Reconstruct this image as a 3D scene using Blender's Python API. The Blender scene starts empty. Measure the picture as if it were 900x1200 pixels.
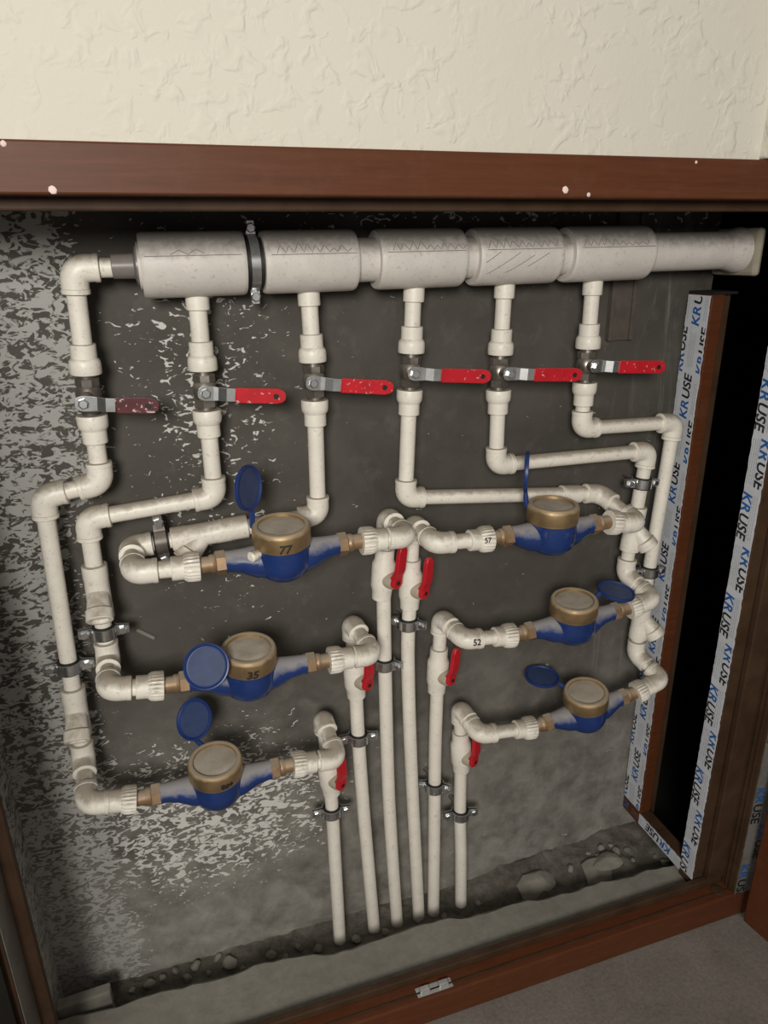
import bpy, bmesh, math, random
from mathutils import Vector as V, Matrix, noise
random.seed(7)
SC = bpy.context.scene
COL = SC.collection

# ---------------------------------------------------------------- camera, world, light, exposure
H = 1.227                       # camera height above the room floor
RM = Matrix(((0.950131, 0.120827, -0.287494), (-0.311529, 0.325804, -0.892637), (-0.014188, 0.937685, 0.347198)))
FOC = 832.0                     # focal length in pixels of the 900x1200 frame
cam_d = bpy.data.cameras.new('camera'); cam = bpy.data.objects.new('camera', cam_d); COL.objects.link(cam)
cam.matrix_world = Matrix.Translation((0, 0, H)) @ RM.to_4x4()
cam_d.sensor_fit = 'VERTICAL'; cam_d.sensor_height = 36.0; cam_d.lens = FOC / 1200 * 36.0
cam_d.clip_start = 0.01
SC.camera = cam
w = bpy.data.worlds.new('world'); SC.world = w; w.use_nodes = True
bg = w.node_tree.nodes['Background']; bg.inputs[0].default_value = (1.0, 0.95, 0.87, 1); bg.inputs[1].default_value = 0.29
def area_light(name, loc, target, size, power, color):
    l = bpy.data.lights.new(name, 'AREA'); l.shape = 'DISK'; l.size = size; l.energy = power; l.color = color
    o = bpy.data.objects.new(name, l); COL.objects.link(o); o.location = loc
    o.rotation_euler = (V(target) - V(loc)).to_track_quat('-Z', 'Y').to_euler()
    return o
area_light('window_daylight', (-0.44, -1.0, 1.60), (0.22, 0.9, 0.55), 0.55, 36, (1.0, 0.96, 0.88))
SC.view_settings.view_transform = 'Standard'; SC.view_settings.look = 'None'
SC.view_settings.exposure = 0.0; SC.view_settings.gamma = 1.0; SC.view_settings.use_curve_mapping = False

# ---------------------------------------------------------------- measuring
YB = 1.035                      # back wall of the niche
YF = 0.765                      # front of the brown frame
D0 = 0.05                       # pipe centre in front of the back wall
def ray(px, py): return RM @ V((px - 450, 600 - py, -FOC))
def P(px, py, d=D0):            # point at distance d in front of the niche back wall
    r = ray(px, py); r = r * ((YB - d) / r.y); r.z += H; return r

# ---------------------------------------------------------------- node helpers
def new_mat(name):
    m = bpy.data.materials.new(name); m.use_nodes = True
    nt = m.node_tree; b = nt.nodes['Principled BSDF']
    return m, nt, b
def nd(nt, t, **kw):
    n = nt.nodes.new(t)
    for k, v in kw.items():
        if k in n.inputs: n.inputs[k].default_value = v
        else: setattr(n, k, v)
    return n
def ramp(nt, src, stops):
    r = nt.nodes.new('ShaderNodeValToRGB')
    e = r.color_ramp.elements
    while len(e) < len(stops): e.new(0.5)
    for i, (p, c) in enumerate(stops):
        e[i].position = p; e[i].color = (*c, 1) if len(c) == 3 else c
    nt.links.new(src, r.inputs[0]); return r
def mth(nt, op, a, b=None, clamp=False):
    n = nt.nodes.new('ShaderNodeMath'); n.operation = op; n.use_clamp = clamp
    for i, x in enumerate((a, b)):
        if x is None: continue
        if isinstance(x, (int, float)): n.inputs[i].default_value = x
        else: nt.links.new(x, n.inputs[i])
    return n.outputs[0]
def mixc(nt, fac, a, b):
    n = nt.nodes.new('ShaderNodeMix'); n.data_type = 'RGBA'
    for i, x in ((0, fac), (6, a), (7, b)):
        if isinstance(x, (int, float)): n.inputs[i].default_value = x
        elif isinstance(x, tuple): n.inputs[i].default_value = (*x, 1)
        else: nt.links.new(x, n.inputs[i])
    return n.outputs[2]
def noise_tex(nt, scale, detail=4, rough=0.55, dist=0.0, vec=None):
    n = nd(nt, 'ShaderNodeTexNoise', Scale=scale, Detail=detail, Roughness=rough, Distortion=dist)
    if vec is not None: nt.links.new(vec, n.inputs['Vector'])
    return n.outputs[0]
def objco(nt): return nt.nodes.new('ShaderNodeNewGeometry').outputs['Position']
def bump(nt, b, h, strength, dist):
    n = nd(nt, 'ShaderNodeBump', Strength=strength, Distance=dist)
    nt.links.new(h, n.inputs['Height']); nt.links.new(n.outputs[0], b.inputs['Normal']); return n

def simple(name, col, rough=0.5, metal=0.0, dust=0.0, dcol=(0.30, 0.265, 0.215), var=0.12, dscale=60, dlo=0.25, dhi=0.85, speck=0.0, bmp=0.0, scol=(0.30, 0.25, 0.19), sthr=0.62, sscale=210):
    """base colour with mottling and a layer of settled dust on upward faces"""
    m, nt, b = new_mat(name)
    pos = objco(nt)
    n1 = noise_tex(nt, 38, 5, 0.6, 0, pos)
    c = mixc(nt, ramp(nt, n1, [(0.3, (0, 0, 0)), (0.7, (1, 1, 1))]).outputs[0], tuple(x * (1 - var) for x in col), tuple(min(1, x * (1 + var)) for x in col))
    if speck:
        n3 = noise_tex(nt, sscale, 2, 0.5, 0.8, pos)
        c = mixc(nt, mth(nt, 'MULTIPLY', ramp(nt, n3, [(sthr, (0, 0, 0)), (sthr + 0.06, (1, 1, 1))]).outputs[0], speck), c, scol)
    rgh = rough
    if dust:
        g = nt.nodes.new('ShaderNodeNewGeometry'); s = nt.nodes.new('ShaderNodeSeparateXYZ'); nt.links.new(g.outputs['Normal'], s.inputs[0])
        n2 = noise_tex(nt, dscale, 4, 0.6, 0.3, pos)
        f = mth(nt, 'ADD', s.outputs[2], mth(nt, 'MULTIPLY', mth(nt, 'SUBTRACT', n2, 0.5), 0.9))
        f = ramp(nt, f, [(dlo, (0, 0, 0)), (dhi, (1, 1, 1))]).outputs[0]
        f = mth(nt, 'MULTIPLY', f, dust)
        c = mixc(nt, f, c, dcol)
        r = nd(nt, 'ShaderNodeMapRange'); nt.links.new(f, r.inputs[0]); r.inputs[3].default_value = rough; r.inputs[4].default_value = 0.9
        nt.links.new(r.outputs[0], b.inputs['Roughness'])
        if metal:
            r2 = nd(nt, 'ShaderNodeMapRange'); nt.links.new(f, r2.inputs[0]); r2.inputs[3].default_value = metal; r2.inputs[4].default_value = 0
            nt.links.new(r2.outputs[0], b.inputs['Metallic'])
    else:
        b.inputs['Roughness'].default_value = rough; b.inputs['Metallic'].default_value = metal
    nt.links.new(c, b.inputs['Base Color'])
    if bmp: bump(nt, b, noise_tex(nt, 300, 3, 0.6, 0, pos), bmp, 0.001)
    return m

M = {}
M['pipe'] = simple('white_plastic', (0.83, 0.785, 0.705), 0.42, 0, 0.88, (0.31, 0.265, 0.205), 0.06, 70, 0.36, 0.85, 0.28)
M['header'] = simple('grey_white_plastic', (0.66, 0.62, 0.585), 0.5, 0, 0.8, (0.25, 0.225, 0.20), 0.06, 90, 0.2, 0.75, 0.3, 0.25)
M['clearpipe'] = simple('grey_plastic', (0.20, 0.18, 0.17), 0.35, 0, 0.4)
M['steel'] = simple('dull_nickel', (0.38, 0.35, 0.31), 0.32, 0.9, 0.4, var=0.2)
M['chrome'] = simple('zinc_plate', (0.66, 0.67, 0.68), 0.25, 0.95, 0.25, var=0.2)
M['dirtysteel'] = simple('dirty_steel', (0.16, 0.14, 0.13), 0.45, 0.6, 0.4, var=0.3)
M['red'] = simple('red_vinyl', (0.55, 0.012, 0.022), 0.38, 0, 0.35, (0.4, 0.2, 0.17), 0.15, 160, 0.3, 0.9, 0.8, 0, (0.62, 0.5, 0.47), 0.645, 150)
M['redclean'] = simple('clean_red_vinyl', (0.52, 0.012, 0.022), 0.38, 0, 0.3, (0.4, 0.2, 0.17), 0.15, 160, 0.4, 1.0)
M['blue'] = simple('blue_paint', (0.014, 0.037, 0.155), 0.27, 0, 0.92, (0.30, 0.285, 0.28), 0.15, 80, 0.12, 0.78)
M['lidblue'] = simple('blue_lid_plastic', (0.014, 0.037, 0.16), 0.4, 0, 0.0, var=0.15)
M['lidface'] = simple('dusty_blue_lid_face', (0.034, 0.056, 0.14), 0.55, 0, 0.0, var=0.2)
M['brass'] = simple('brass', (0.46, 0.32, 0.17), 0.42, 0.8, 0.85, (0.36, 0.30, 0.22), 0.2, 90, 0.1, 0.7)
M['bronze'] = simple('brown_brass_nut', (0.33, 0.215, 0.125), 0.45, 0.55, 0.6, (0.40, 0.34, 0.27), 0.25, 90)
M['dial'] = simple('dusty_dial_glass', (0.40, 0.355, 0.29), 0.55, 0, 0.0, var=0.2)
M['rubber'] = simple('black_rubber', (0.012, 0.012, 0.012), 0.6)
M['ink'] = simple('marker_ink', (0.025, 0.02, 0.018), 0.6)
M['pencil'] = simple('pencil_marks', (0.22, 0.20, 0.19), 0.7)
M['filmblue'] = simple('print_blue', (0.02, 0.11, 0.36), 0.45)
M['filmblack'] = simple('print_black', (0.015, 0.016, 0.02), 0.45)
M['filmgrey'] = simple('print_grey', (0.25, 0.26, 0.29), 0.5)
M['foam'] = simple('pale_foam', (0.33, 0.30, 0.235), 0.8, 0, 0.3)
M['void'] = simple('unlit_shaft_black', (0.006, 0.0055, 0.005), 0.9)  # the shaft's unlit darkness, put into its wall colour
M['blackpanel'] = simple('black_panel', (0.006, 0.006, 0.006), 0.5)
M['chip'] = simple('pink_paint_chip', (0.75, 0.60, 0.55), 0.7)
M['conc_lump'] = simple('broken_concrete', (0.225, 0.21, 0.18), 0.95, 0, 0.3, (0.28, 0.26, 0.22), 0.25, bmp=0.6)
M['batten'] = simple('dusty_board', (0.085, 0.07, 0.058), 0.85, var=0.25)

def mk_brown():
    m, nt, b = new_mat('brown_laminate'); pos = objco(nt)
    mp = nd(nt, 'ShaderNodeMapping'); mp.inputs['Scale'].default_value = (1.2, 6, 22); nt.links.new(pos, mp.inputs[0])
    n = noise_tex(nt, 9, 5, 0.65, 0.4, mp.outputs[0])
    c = ramp(nt, n, [(0.3, (0.080, 0.0245, 0.0095)), (0.7, (0.112, 0.035, 0.0135))]).outputs[0]
    n2 = noise_tex(nt, 26, 6, 0.7, 0, pos)
    c = mixc(nt, mth(nt, 'MULTIPLY', ramp(nt, n2, [(0.52, (0, 0, 0)), (0.75, (1, 1, 1))]).outputs[0], 0.22), c, (0.15, 0.08, 0.05))
    nt.links.new(c, b.inputs['Base Color']); b.inputs['Roughness'].default_value = 0.5; b.inputs['Specular IOR Level'].default_value = 0.25
    return m
M['brown'] = mk_brown()
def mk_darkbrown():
    m, nt, b = new_mat('shaded_dusty_brown'); pos = objco(nt)
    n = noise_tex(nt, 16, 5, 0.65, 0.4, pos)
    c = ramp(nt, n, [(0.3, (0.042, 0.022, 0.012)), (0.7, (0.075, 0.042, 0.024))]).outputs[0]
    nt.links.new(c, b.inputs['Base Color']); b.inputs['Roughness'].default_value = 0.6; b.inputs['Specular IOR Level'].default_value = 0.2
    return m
M['brown_inner'] = mk_darkbrown()  # same brown as the frame front, with rebate shade and dust in the colour
def mk_film(name, base, dirt, amt):
    m, nt, b = new_mat(name); pos = objco(nt)
    n = noise_tex(nt, 24, 6, 0.7, 0.5, pos)
    c = mixc(nt, mth(nt, 'MULTIPLY', ramp(nt, n, [(0.42, (0, 0, 0)), (0.68, (1, 1, 1))]).outputs[0], amt), base, dirt)
    nt.links.new(c, b.inputs['Base Color']); b.inputs['Roughness'].default_value = 0.35
    return m
M['film'] = mk_film('protective_film', (0.64, 0.67, 0.73), (0.40, 0.40, 0.41), 0.35)
M['film_dirty'] = mk_film('dirty_protective_film', (0.19, 0.18, 0.165), (0.085, 0.08, 0.07), 0.8)

def mk_plaster():
    m, nt, b = new_mat('cream_plaster'); pos = objco(nt)
    n1 = noise_tex(nt, 52, 2, 0.45, 0.55, pos)
    r1 = ramp(nt, n1, [(0.50, (0, 0, 0)), (0.64, (0.75, 0.75, 0.75)), (0.8, (1, 1, 1))]).outputs[0]
    n2 = noise_tex(nt, 190, 4, 0.65, 0.3, pos)
    n3 = noise_tex(nt, 9, 2, 0.5, 0, pos)
    msk = ramp(nt, n3, [(0.35, (0.15, 0.15, 0.15)), (0.6, (1, 1, 1))]).outputs[0]
    h = mth(nt, 'ADD', mth(nt, 'MULTIPLY', r1, msk), mth(nt, 'MULTIPLY', n2, 0.22))
    bump(nt, b, h, 0.5, 0.003)
    c = mixc(nt, n3, (0.61, 0.58, 0.505), (0.645, 0.615, 0.54))
    nt.links.new(c, b.inputs['Base Color']); b.inputs['Roughness'].default_value = 0.8
    return m
M['plaster'] = mk_plaster()

def mk_backwall():
    m, nt, b = new_mat('spattered_concrete'); pos = objco(nt)
    s = nt.nodes.new('ShaderNodeSeparateXYZ'); nt.links.new(pos, s.inputs[0]); x, y, z = s.outputs
    nbig = noise_tex(nt, 6, 5, 0.6, 0.4, pos)
    nmid = noise_tex(nt, 22, 6, 0.65, 0.3, pos)
    base = mixc(nt, ramp(nt, nbig, [(0.3, (0, 0, 0)), (0.7, (1, 1, 1))]).outputs[0], (0.050, 0.0445, 0.037), (0.090, 0.081, 0.069))
    base = mixc(nt, mth(nt, 'MULTIPLY', ramp(nt, nmid, [(0.55, (0, 0, 0)), (0.75, (1, 1, 1))]).outputs[0], 0.4), base, (0.15, 0.137, 0.118))
    # paler blotchy tone toward the floor
    low = mth(nt, 'MULTIPLY', mth(nt, 'SUBTRACT', 0.62, z, True), 1.7, True)
    base = mixc(nt, mth(nt, 'MULTIPLY', low, ramp(nt, mth(nt, 'ADD', mth(nt, 'MULTIPLY', nmid, 0.6), mth(nt, 'MULTIPLY', nbig, 0.4)), [(0.36, (0.25, 0.25, 0.25)), (0.62, (1, 1, 1))]).outputs[0]), base, (0.34, 0.325, 0.29))
    # chalky streaks by the right edge
    mps = nd(nt, 'ShaderNodeMapping'); mps.inputs['Scale'].default_value = (30, 30, 4); nt.links.new(pos, mps.inputs[0])
    st = ramp(nt, noise_tex(nt, 1.0, 5, 0.7, 0.8, mps.outputs[0]), [(0.54, (0, 0, 0)), (0.70, (1, 1, 1))]).outputs[0]
    right = mth(nt, 'MULTIPLY', mth(nt, 'SUBTRACT', x, 0.66, True), 3.0, True)
    base = mixc(nt, mth(nt, 'MULTIPLY', st, mth(nt, 'MULTIPLY', right, 0.9)), base, (0.28, 0.27, 0.245))
    # white paint spatter: dense at the left edge and low left, thin elsewhere
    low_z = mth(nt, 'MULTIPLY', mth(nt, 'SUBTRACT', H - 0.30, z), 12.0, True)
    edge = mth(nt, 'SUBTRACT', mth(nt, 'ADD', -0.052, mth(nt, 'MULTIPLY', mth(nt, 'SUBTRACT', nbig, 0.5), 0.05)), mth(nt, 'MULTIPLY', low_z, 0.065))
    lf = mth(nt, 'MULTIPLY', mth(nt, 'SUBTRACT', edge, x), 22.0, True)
    def blob(cx, cz, rx, rz):
        dx = mth(nt, 'DIVIDE', mth(nt, 'SUBTRACT', x, cx), rx); dz = mth(nt, 'DIVIDE', mth(nt, 'SUBTRACT', z, cz), rz)
        d = mth(nt, 'SQRT', mth(nt, 'ADD', mth(nt, 'MULTIPLY', dx, dx), mth(nt, 'MULTIPLY', dz, dz)))
        return mth(nt, 'SUBTRACT', 1.0, d, True)
    b1 = mth(nt, 'MULTIPLY', blob(0.0, H - 0.93, 0.34, 0.23), 1.6)
    b2 = mth(nt, 'MULTIPLY', blob(0.07, H - 0.20, 0.17, 0.5), 0.80)
    b3 = mth(nt, 'MULTIPLY', blob(0.55, H + 0.055, 0.9, 0.05), 0.75)
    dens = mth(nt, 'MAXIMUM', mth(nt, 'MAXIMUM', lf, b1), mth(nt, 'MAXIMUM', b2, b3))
    mpf = nd(nt, 'ShaderNodeMapping'); mpf.inputs['Rotation'].default_value = (0, 0.6, 0); mpf.inputs['Scale'].default_value = (1.0, 1, 1.7); nt.links.new(pos, mpf.inputs[0])
    nf = noise_tex(nt, 62, 3, 0.5, 1.3, mpf.outputs[0])
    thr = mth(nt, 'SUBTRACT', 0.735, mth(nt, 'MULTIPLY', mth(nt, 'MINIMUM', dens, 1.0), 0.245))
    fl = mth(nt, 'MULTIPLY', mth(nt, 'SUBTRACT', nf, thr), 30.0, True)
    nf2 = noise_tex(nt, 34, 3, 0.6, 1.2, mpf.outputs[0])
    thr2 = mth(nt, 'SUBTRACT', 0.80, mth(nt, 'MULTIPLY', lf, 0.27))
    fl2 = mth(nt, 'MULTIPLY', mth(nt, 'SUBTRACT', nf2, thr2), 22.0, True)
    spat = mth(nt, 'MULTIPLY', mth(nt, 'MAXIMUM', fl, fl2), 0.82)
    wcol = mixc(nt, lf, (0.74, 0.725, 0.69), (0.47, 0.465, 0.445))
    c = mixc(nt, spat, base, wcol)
    nt.links.new(c, b.inputs['Base Color'])
    b.inputs['Roughness'].default_value = 0.75
    bump(nt, b, mth(nt, 'ADD', mth(nt, 'MULTIPLY', nmid, 0.8), mth(nt, 'MULTIPLY', spat, 0.35)), 0.5, 0.004)
    return m
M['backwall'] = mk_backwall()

def mk_conc(name, c0, c1, sc=40, bs=0.5):
    m, nt, b = new_mat(name); pos = objco(nt)
    n = noise_tex(nt, sc, 7, 0.7, 0.3, pos); n2 = noise_tex(nt, 7, 4, 0.6, 0.5, pos)
    f = mth(nt, 'ADD', mth(nt, 'MULTIPLY', n, 0.55), mth(nt, 'MULTIPLY', n2, 0.45))
    c = ramp(nt, f, [(0.34, c0), (0.66, c1)]).outputs[0]
    nt.links.new(c, b.inputs['Base Color']); b.inputs['Roughness'].default_value = 0.9
    bump(nt, b, n, bs, 0.003)
    return m
M['sill'] = mk_conc('sill_cement', (0.17, 0.16, 0.135), (0.27, 0.255, 0.22))
M['dirt'] = mk_conc('trench_dirt', (0.06, 0.053, 0.043), (0.21, 0.192, 0.162), 70, 1.0)
M['floor'] = mk_conc('grey_floor', (0.125, 0.107, 0.093), (0.235, 0.208, 0.185), 150, 0.4)

# ---------------------------------------------------------------- mesh helpers
class MB:
    def __init__(s): s.v = []; s.f = []; s.mi = []
    def add(s, vs, fs, mi=0):
        o = len(s.v); s.v += [V(a) for a in vs]; s.f += [tuple(i + o for i in f) for f in fs]; s.mi += [mi] * len(fs)
    def sweep(s, pts, rad, n=20, caps=True, mi=0, ribs=0.0):
        pts = [V(p) for p in pts]; k = len(pts)
        if not hasattr(rad, '__len__'): rad = [rad] * k
        tang = []
        for i in range(k):
            a = pts[max(0, i - 1)]; c = pts[min(k - 1, i + 1)]; t = c - a
            if t.length < 1e-9: t = tang[-1] if tang else V((0, 0, 1))
            tang.append(t.normalized())
        u = tang[0].orthogonal().normalized(); vs = []; fs = []
        for i in range(k):
            t = tang[i]; u = (u - t * u.dot(t)).normalized(); b = t.cross(u)
            for j in range(n):
                a = 2 * math.pi * j / n; r = rad[i] * (1 - (ribs if j % 2 else 0))
                vs.append(pts[i] + (u * math.cos(a) + b * math.sin(a)) * r)
        for i in range(k - 1):
            for j in range(n):
                j2 = (j + 1) % n; fs.append((i * n + j, i * n + j2, (i + 1) * n + j2, (i + 1) * n + j))
        if caps: fs.append(tuple(range(n - 1, -1, -1))); fs.append(tuple(range((k - 1) * n, k * n)))
        s.add(vs, fs, mi); return s
    def lathe(s, o, ax, prof, n=24, mi=0, ribs=0.0, caps=True):
        """prof: (distance along axis, radius)"""
        o = V(o); ax = V(ax).normalized(); u = ax.orthogonal().normalized(); b = ax.cross(u); vs = []; fs = []
        for t, r in prof:
            for j in range(n):
                a = 2 * math.pi * (j + 0.5) / n; rr = r * (1 - (ribs if j % 2 else 0))
                vs.append(o + ax * t + (u * math.cos(a) + b * math.sin(a)) * rr)
        k = len(prof)
        for i in range(k - 1):
            for j in range(n):
                j2 = (j + 1) % n; fs.append((i * n + j, i * n + j2, (i + 1) * n + j2, (i + 1) * n + j))
        if caps: fs.append(tuple(range(n - 1, -1, -1))); fs.append(tuple(range((k - 1) * n, k * n)))
        s.add(vs, fs, mi); return s
    def box(s, lo, hi, mi=0, m=None):
        vs = [V((x, y, z)) for x in (lo[0], hi[0]) for y in (lo[1], hi[1]) for z in (lo[2], hi[2])]
        if m is not None: vs = [m @ v for v in vs]
        s.add(vs, [(0, 1, 3, 2), (4, 6, 7, 5), (0, 4, 5, 1), (2, 3, 7, 6), (0, 2, 6, 4), (1, 5, 7, 3)], mi); return s
    def build(s, name, mats, root=None, smooth=True, bevel=0.0, ang=35):
        me = bpy.data.meshes.new(name)
        base = WORLD[root.name] if root is not None else V((0, 0, 0))
        me.from_pydata([tuple(v - base) for v in s.v], [], s.f)
        if not isinstance(mats, (list, tuple)): mats = [mats]
        for q in mats: me.materials.append(M[q])
        me.polygons.foreach_set('material_index', s.mi)
        bm = bmesh.new(); bm.from_mesh(me)
        bmesh.ops.recalc_face_normals(bm, faces=bm.faces)
        bm.to_mesh(me); bm.free()
        if smooth:
            me.polygons.foreach_set('use_smooth', [True] * len(me.polygons)); me.set_sharp_from_angle(angle=math.radians(ang))
        o = bpy.data.objects.new(name, me); COL.objects.link(o)
        if root is not None: o.parent = root; WORLD[o.name] = base
        if bevel:
            md = o.modifiers.new('bevel', 'BEVEL'); md.width = bevel; md.segments = 2; md.limit_method = 'ANGLE'
        return o
WORLD = {}
def tag(o, label, cat, group=None, kind=None):
    o['label'] = label; o['category'] = cat
    if group: o['group'] = group
    if kind: o['kind'] = kind
    return o
def thing(name, loc, label, cat, group=None):
    o = bpy.data.objects.new(name, None); o.empty_display_size = 0.02; COL.objects.link(o); o.location = loc
    WORLD[o.name] = V(loc); return tag(o, label, cat, group)
def struct(o, label, cat): return tag(o, label, cat, None, 'structure')

def text_mesh(txt, size, shear=0.0, bold=0.0):
    c = bpy.data.curves.new('t', 'FONT'); c.body = txt; c.size = size; c.shear = shear; c.offset = bold; c.resolution_u = 3
    o = bpy.data.objects.new('t', c); COL.objects.link(o); bpy.context.view_layer.update()
    me = bpy.data.meshes.new_from_object(o.evaluated_get(bpy.context.evaluated_depsgraph_get()))
    vs = [v.co.copy() for v in me.vertices]; fs = [tuple(p.vertices) for p in me.polygons]
    bpy.data.objects.remove(o); bpy.data.curves.remove(c); bpy.data.meshes.remove(me)
    w_ = max(v.x for v in vs); return vs, fs, w_

# ---------------------------------------------------------------- the setting
XL, XS, XR = -0.285, 0.8806, 0.939      # niche left wall, side frame face, right post rebate
ZT = H + 0.075; ZS = H - 1.178; ZD = H - 1.255   # niche top, sill, trench
# back wall: gently uneven slab
def slab_grid(x0, x1, z0, z1, y, nx, nz, amp, sc):
    b = MB(); vs = []; fs = []
    for i in range(nx + 1):
        for j in range(nz + 1):
            xx = x0 + (x1 - x0) * i / nx; zz = z0 + (z1 - z0) * j / nz
            vs.append(V((xx, y + amp * noise.noise(V((xx * sc, 3.1, zz * sc))), zz)))
    for i in range(nx):
        for j in range(nz):
            a = i * (nz + 1) + j; fs.append((a, a + nz + 1, a + nz + 2, a + 1))
    b.add(vs, fs); return b
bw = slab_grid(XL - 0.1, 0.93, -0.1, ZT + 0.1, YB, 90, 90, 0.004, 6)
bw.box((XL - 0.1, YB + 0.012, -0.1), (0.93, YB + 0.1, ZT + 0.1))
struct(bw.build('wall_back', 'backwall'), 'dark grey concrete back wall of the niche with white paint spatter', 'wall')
# upper plaster wall
o = MB().box((-0.9, YF + 0.012, H + 0.09), (0.742, YF + 0.16, H + 1.3)).build('wall_front', 'plaster')
struct(o, 'cream wall with rough textured plaster above the brown frame', 'wall')
o = MB().box((0.742, YF - 0.012, H + 0.097), (1.2, YF + 0.16, H + 1.3)).build('trim_1', 'plaster', bevel=0.004)
struct(o, 'cream plaster corner strip at the end of the textured wall', 'wall trim')
o = MB().box((0.742, YF - 0.045, H + 0.235), (1.2, YF - 0.0125, H + 1.3)).build('trim_2', 'plaster', bevel=0.004)
struct(o, 'cream block end standing proud of the plaster corner strip', 'wall trim')
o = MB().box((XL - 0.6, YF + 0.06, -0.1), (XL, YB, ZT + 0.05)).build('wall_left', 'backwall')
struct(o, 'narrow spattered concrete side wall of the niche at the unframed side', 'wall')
o = MB().box((XL - 0.6, YF + 0.062, ZT), (1.6, YB + 0.1, ZT + 0.03)).build('ceiling', 'batten')
struct(o, 'dark top of the meter niche above the manifold', 'ceiling')
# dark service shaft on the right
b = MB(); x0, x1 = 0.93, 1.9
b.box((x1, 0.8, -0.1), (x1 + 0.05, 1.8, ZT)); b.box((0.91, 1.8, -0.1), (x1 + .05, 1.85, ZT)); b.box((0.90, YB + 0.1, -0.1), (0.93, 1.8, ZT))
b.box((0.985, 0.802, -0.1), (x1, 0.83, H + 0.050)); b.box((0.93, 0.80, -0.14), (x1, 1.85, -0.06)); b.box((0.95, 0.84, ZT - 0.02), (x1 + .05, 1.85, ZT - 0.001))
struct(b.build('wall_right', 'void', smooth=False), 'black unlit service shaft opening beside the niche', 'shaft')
# room floor
o = MB().box((-2.5, -2.2, -0.06), (3.0, YF + 0.02, 0.0)).build('floor', 'floor')
struct(o, 'grey brown speckled floor in front of the niche', 'floor')
def trench_z(xx, yy):
    hh = ZD + 0.010 * noise.noise(V((xx * 9, yy * 9, 0))) + 0.007 * noise.noise(V((xx * 30, yy * 30, 4))) + 0.004 * noise.noise(V((xx * 80, yy * 80, 7)))
    if xx > 0.55: hh += 0.035 * min(1, (xx - 0.55) / 0.3) * (0.7 + 0.3 * noise.noise(V((xx * 14, yy * 14, 2))))
    return hh
def sill_edge(xx):
    t = (xx - XL) / (XS + 0.05 - XL)
    return 0.946 - 0.072 * t + 0.016 * noise.noise(V((xx * 7, 1, 0))) + 0.007 * noise.noise(V((xx * 31, 2, 0)))
# cement sill with an uneven broken back edge
b = MB(); n = 70; vs = []; fs = []
for i in range(n + 1):
    t = i / n; xx = XL + (XS + 0.05 - XL) * t
    ye = sill_edge(xx)
    for yy, zz in ((0.8112, ZS - 0.1), (0.8112, ZS), (0.845, ZS + 0.002 * noise.noise(V((xx * 12, 5, 0)))), (ye - 0.010, ZS + 0.003 * noise.noise(V((xx * 20, 9, 0)))), (ye, ZS - 0.010), (ye + 0.02, ZD - 0.04)):
        vs.append(V((xx, yy, zz)))
for i in range(n):
    for j in range(5): a = i * 6 + j; fs.append((a, a + 6, a + 7, a + 1))
b.add(vs, fs)
struct(b.build('floor_sill', 'sill'), 'grey cement sill along the front of the niche floor', 'sill')
# trench of dirt behind the sill
b = MB(); nx, ny = 150, 26; vs = []; fs = []
for i in range(nx + 1):
    for j in range(ny + 1):
        xx = XL + (0.93 - XL) * i / nx; yy = 0.82 + (YB + 0.01 - 0.82) * j / ny
        hh = trench_z(xx, yy)
        vs.append(V((xx, yy, hh)))
for i in range(nx):
    for j in range(ny): a = i * (ny + 1) + j; fs.append((a, a + ny + 1, a + ny + 2, a + 1))
b.add(vs, fs)
struct(b.build('floor_trench', 'dirt'), 'dark trench of dirt and rubble at the foot of the back wall', 'trench')

# ---------------------------------------------------------------- brown frame round the niche
fr = thing('trim_3', (0.34, YF, 0.0), 'dark brown frame around the niche, spotted with paint chips', 'frame'); fr['kind'] = 'structure'
XLP, XRP = -0.256, XR
ZB, ZTP = H - 1.168, H + 0.051
MB().box((-0.9, YF, ZTP), (1.4, YF + 0.055, H + 0.0955)).build('top_rail', 'brown', fr, False, 0.002)
MB().box((XLP - 0.06, YF, 0.001), (XRP + 0.06, YF + 0.036, ZB)).build('bottom_rail', 'brown', fr, False, 0.003)
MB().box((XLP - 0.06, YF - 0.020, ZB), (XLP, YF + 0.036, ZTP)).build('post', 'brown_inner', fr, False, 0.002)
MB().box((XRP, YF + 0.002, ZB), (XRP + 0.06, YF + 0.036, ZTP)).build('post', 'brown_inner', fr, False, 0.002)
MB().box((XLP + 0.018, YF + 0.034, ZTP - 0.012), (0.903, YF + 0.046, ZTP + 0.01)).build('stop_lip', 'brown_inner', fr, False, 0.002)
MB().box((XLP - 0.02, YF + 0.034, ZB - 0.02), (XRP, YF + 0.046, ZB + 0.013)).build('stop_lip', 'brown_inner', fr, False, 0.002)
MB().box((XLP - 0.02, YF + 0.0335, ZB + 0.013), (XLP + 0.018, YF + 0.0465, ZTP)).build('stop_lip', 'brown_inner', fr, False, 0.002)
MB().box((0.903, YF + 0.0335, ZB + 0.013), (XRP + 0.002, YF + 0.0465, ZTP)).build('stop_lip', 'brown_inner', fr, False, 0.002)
# groove lines along the rebates
MB().box((XLP, YF + 0.012, ZB), (XRP, YF + 0.0145, ZB + 0.0022)).build('bead', 'brown_inner', fr, False)
MB().box((XRP - 0.0022, YF + 0.012, ZB), (XRP, YF + 0.0145, ZTP)).build('bead', 'brown_inner', fr, False)
MB().box((XRP - 0.0022, YF + 0.022, ZB), (XRP, YF + 0.0245, ZTP)).build('bead', 'brown_inner', fr, False)
MB().lathe((XRP - 0.022, YF + 0.020, ZB - 0.001), (0, 0, 1), [(0, 0.013), (0.002, 0.012), (0.003, 0.008)], 18).build('cover_cap', 'brown_inner', fr)
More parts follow.
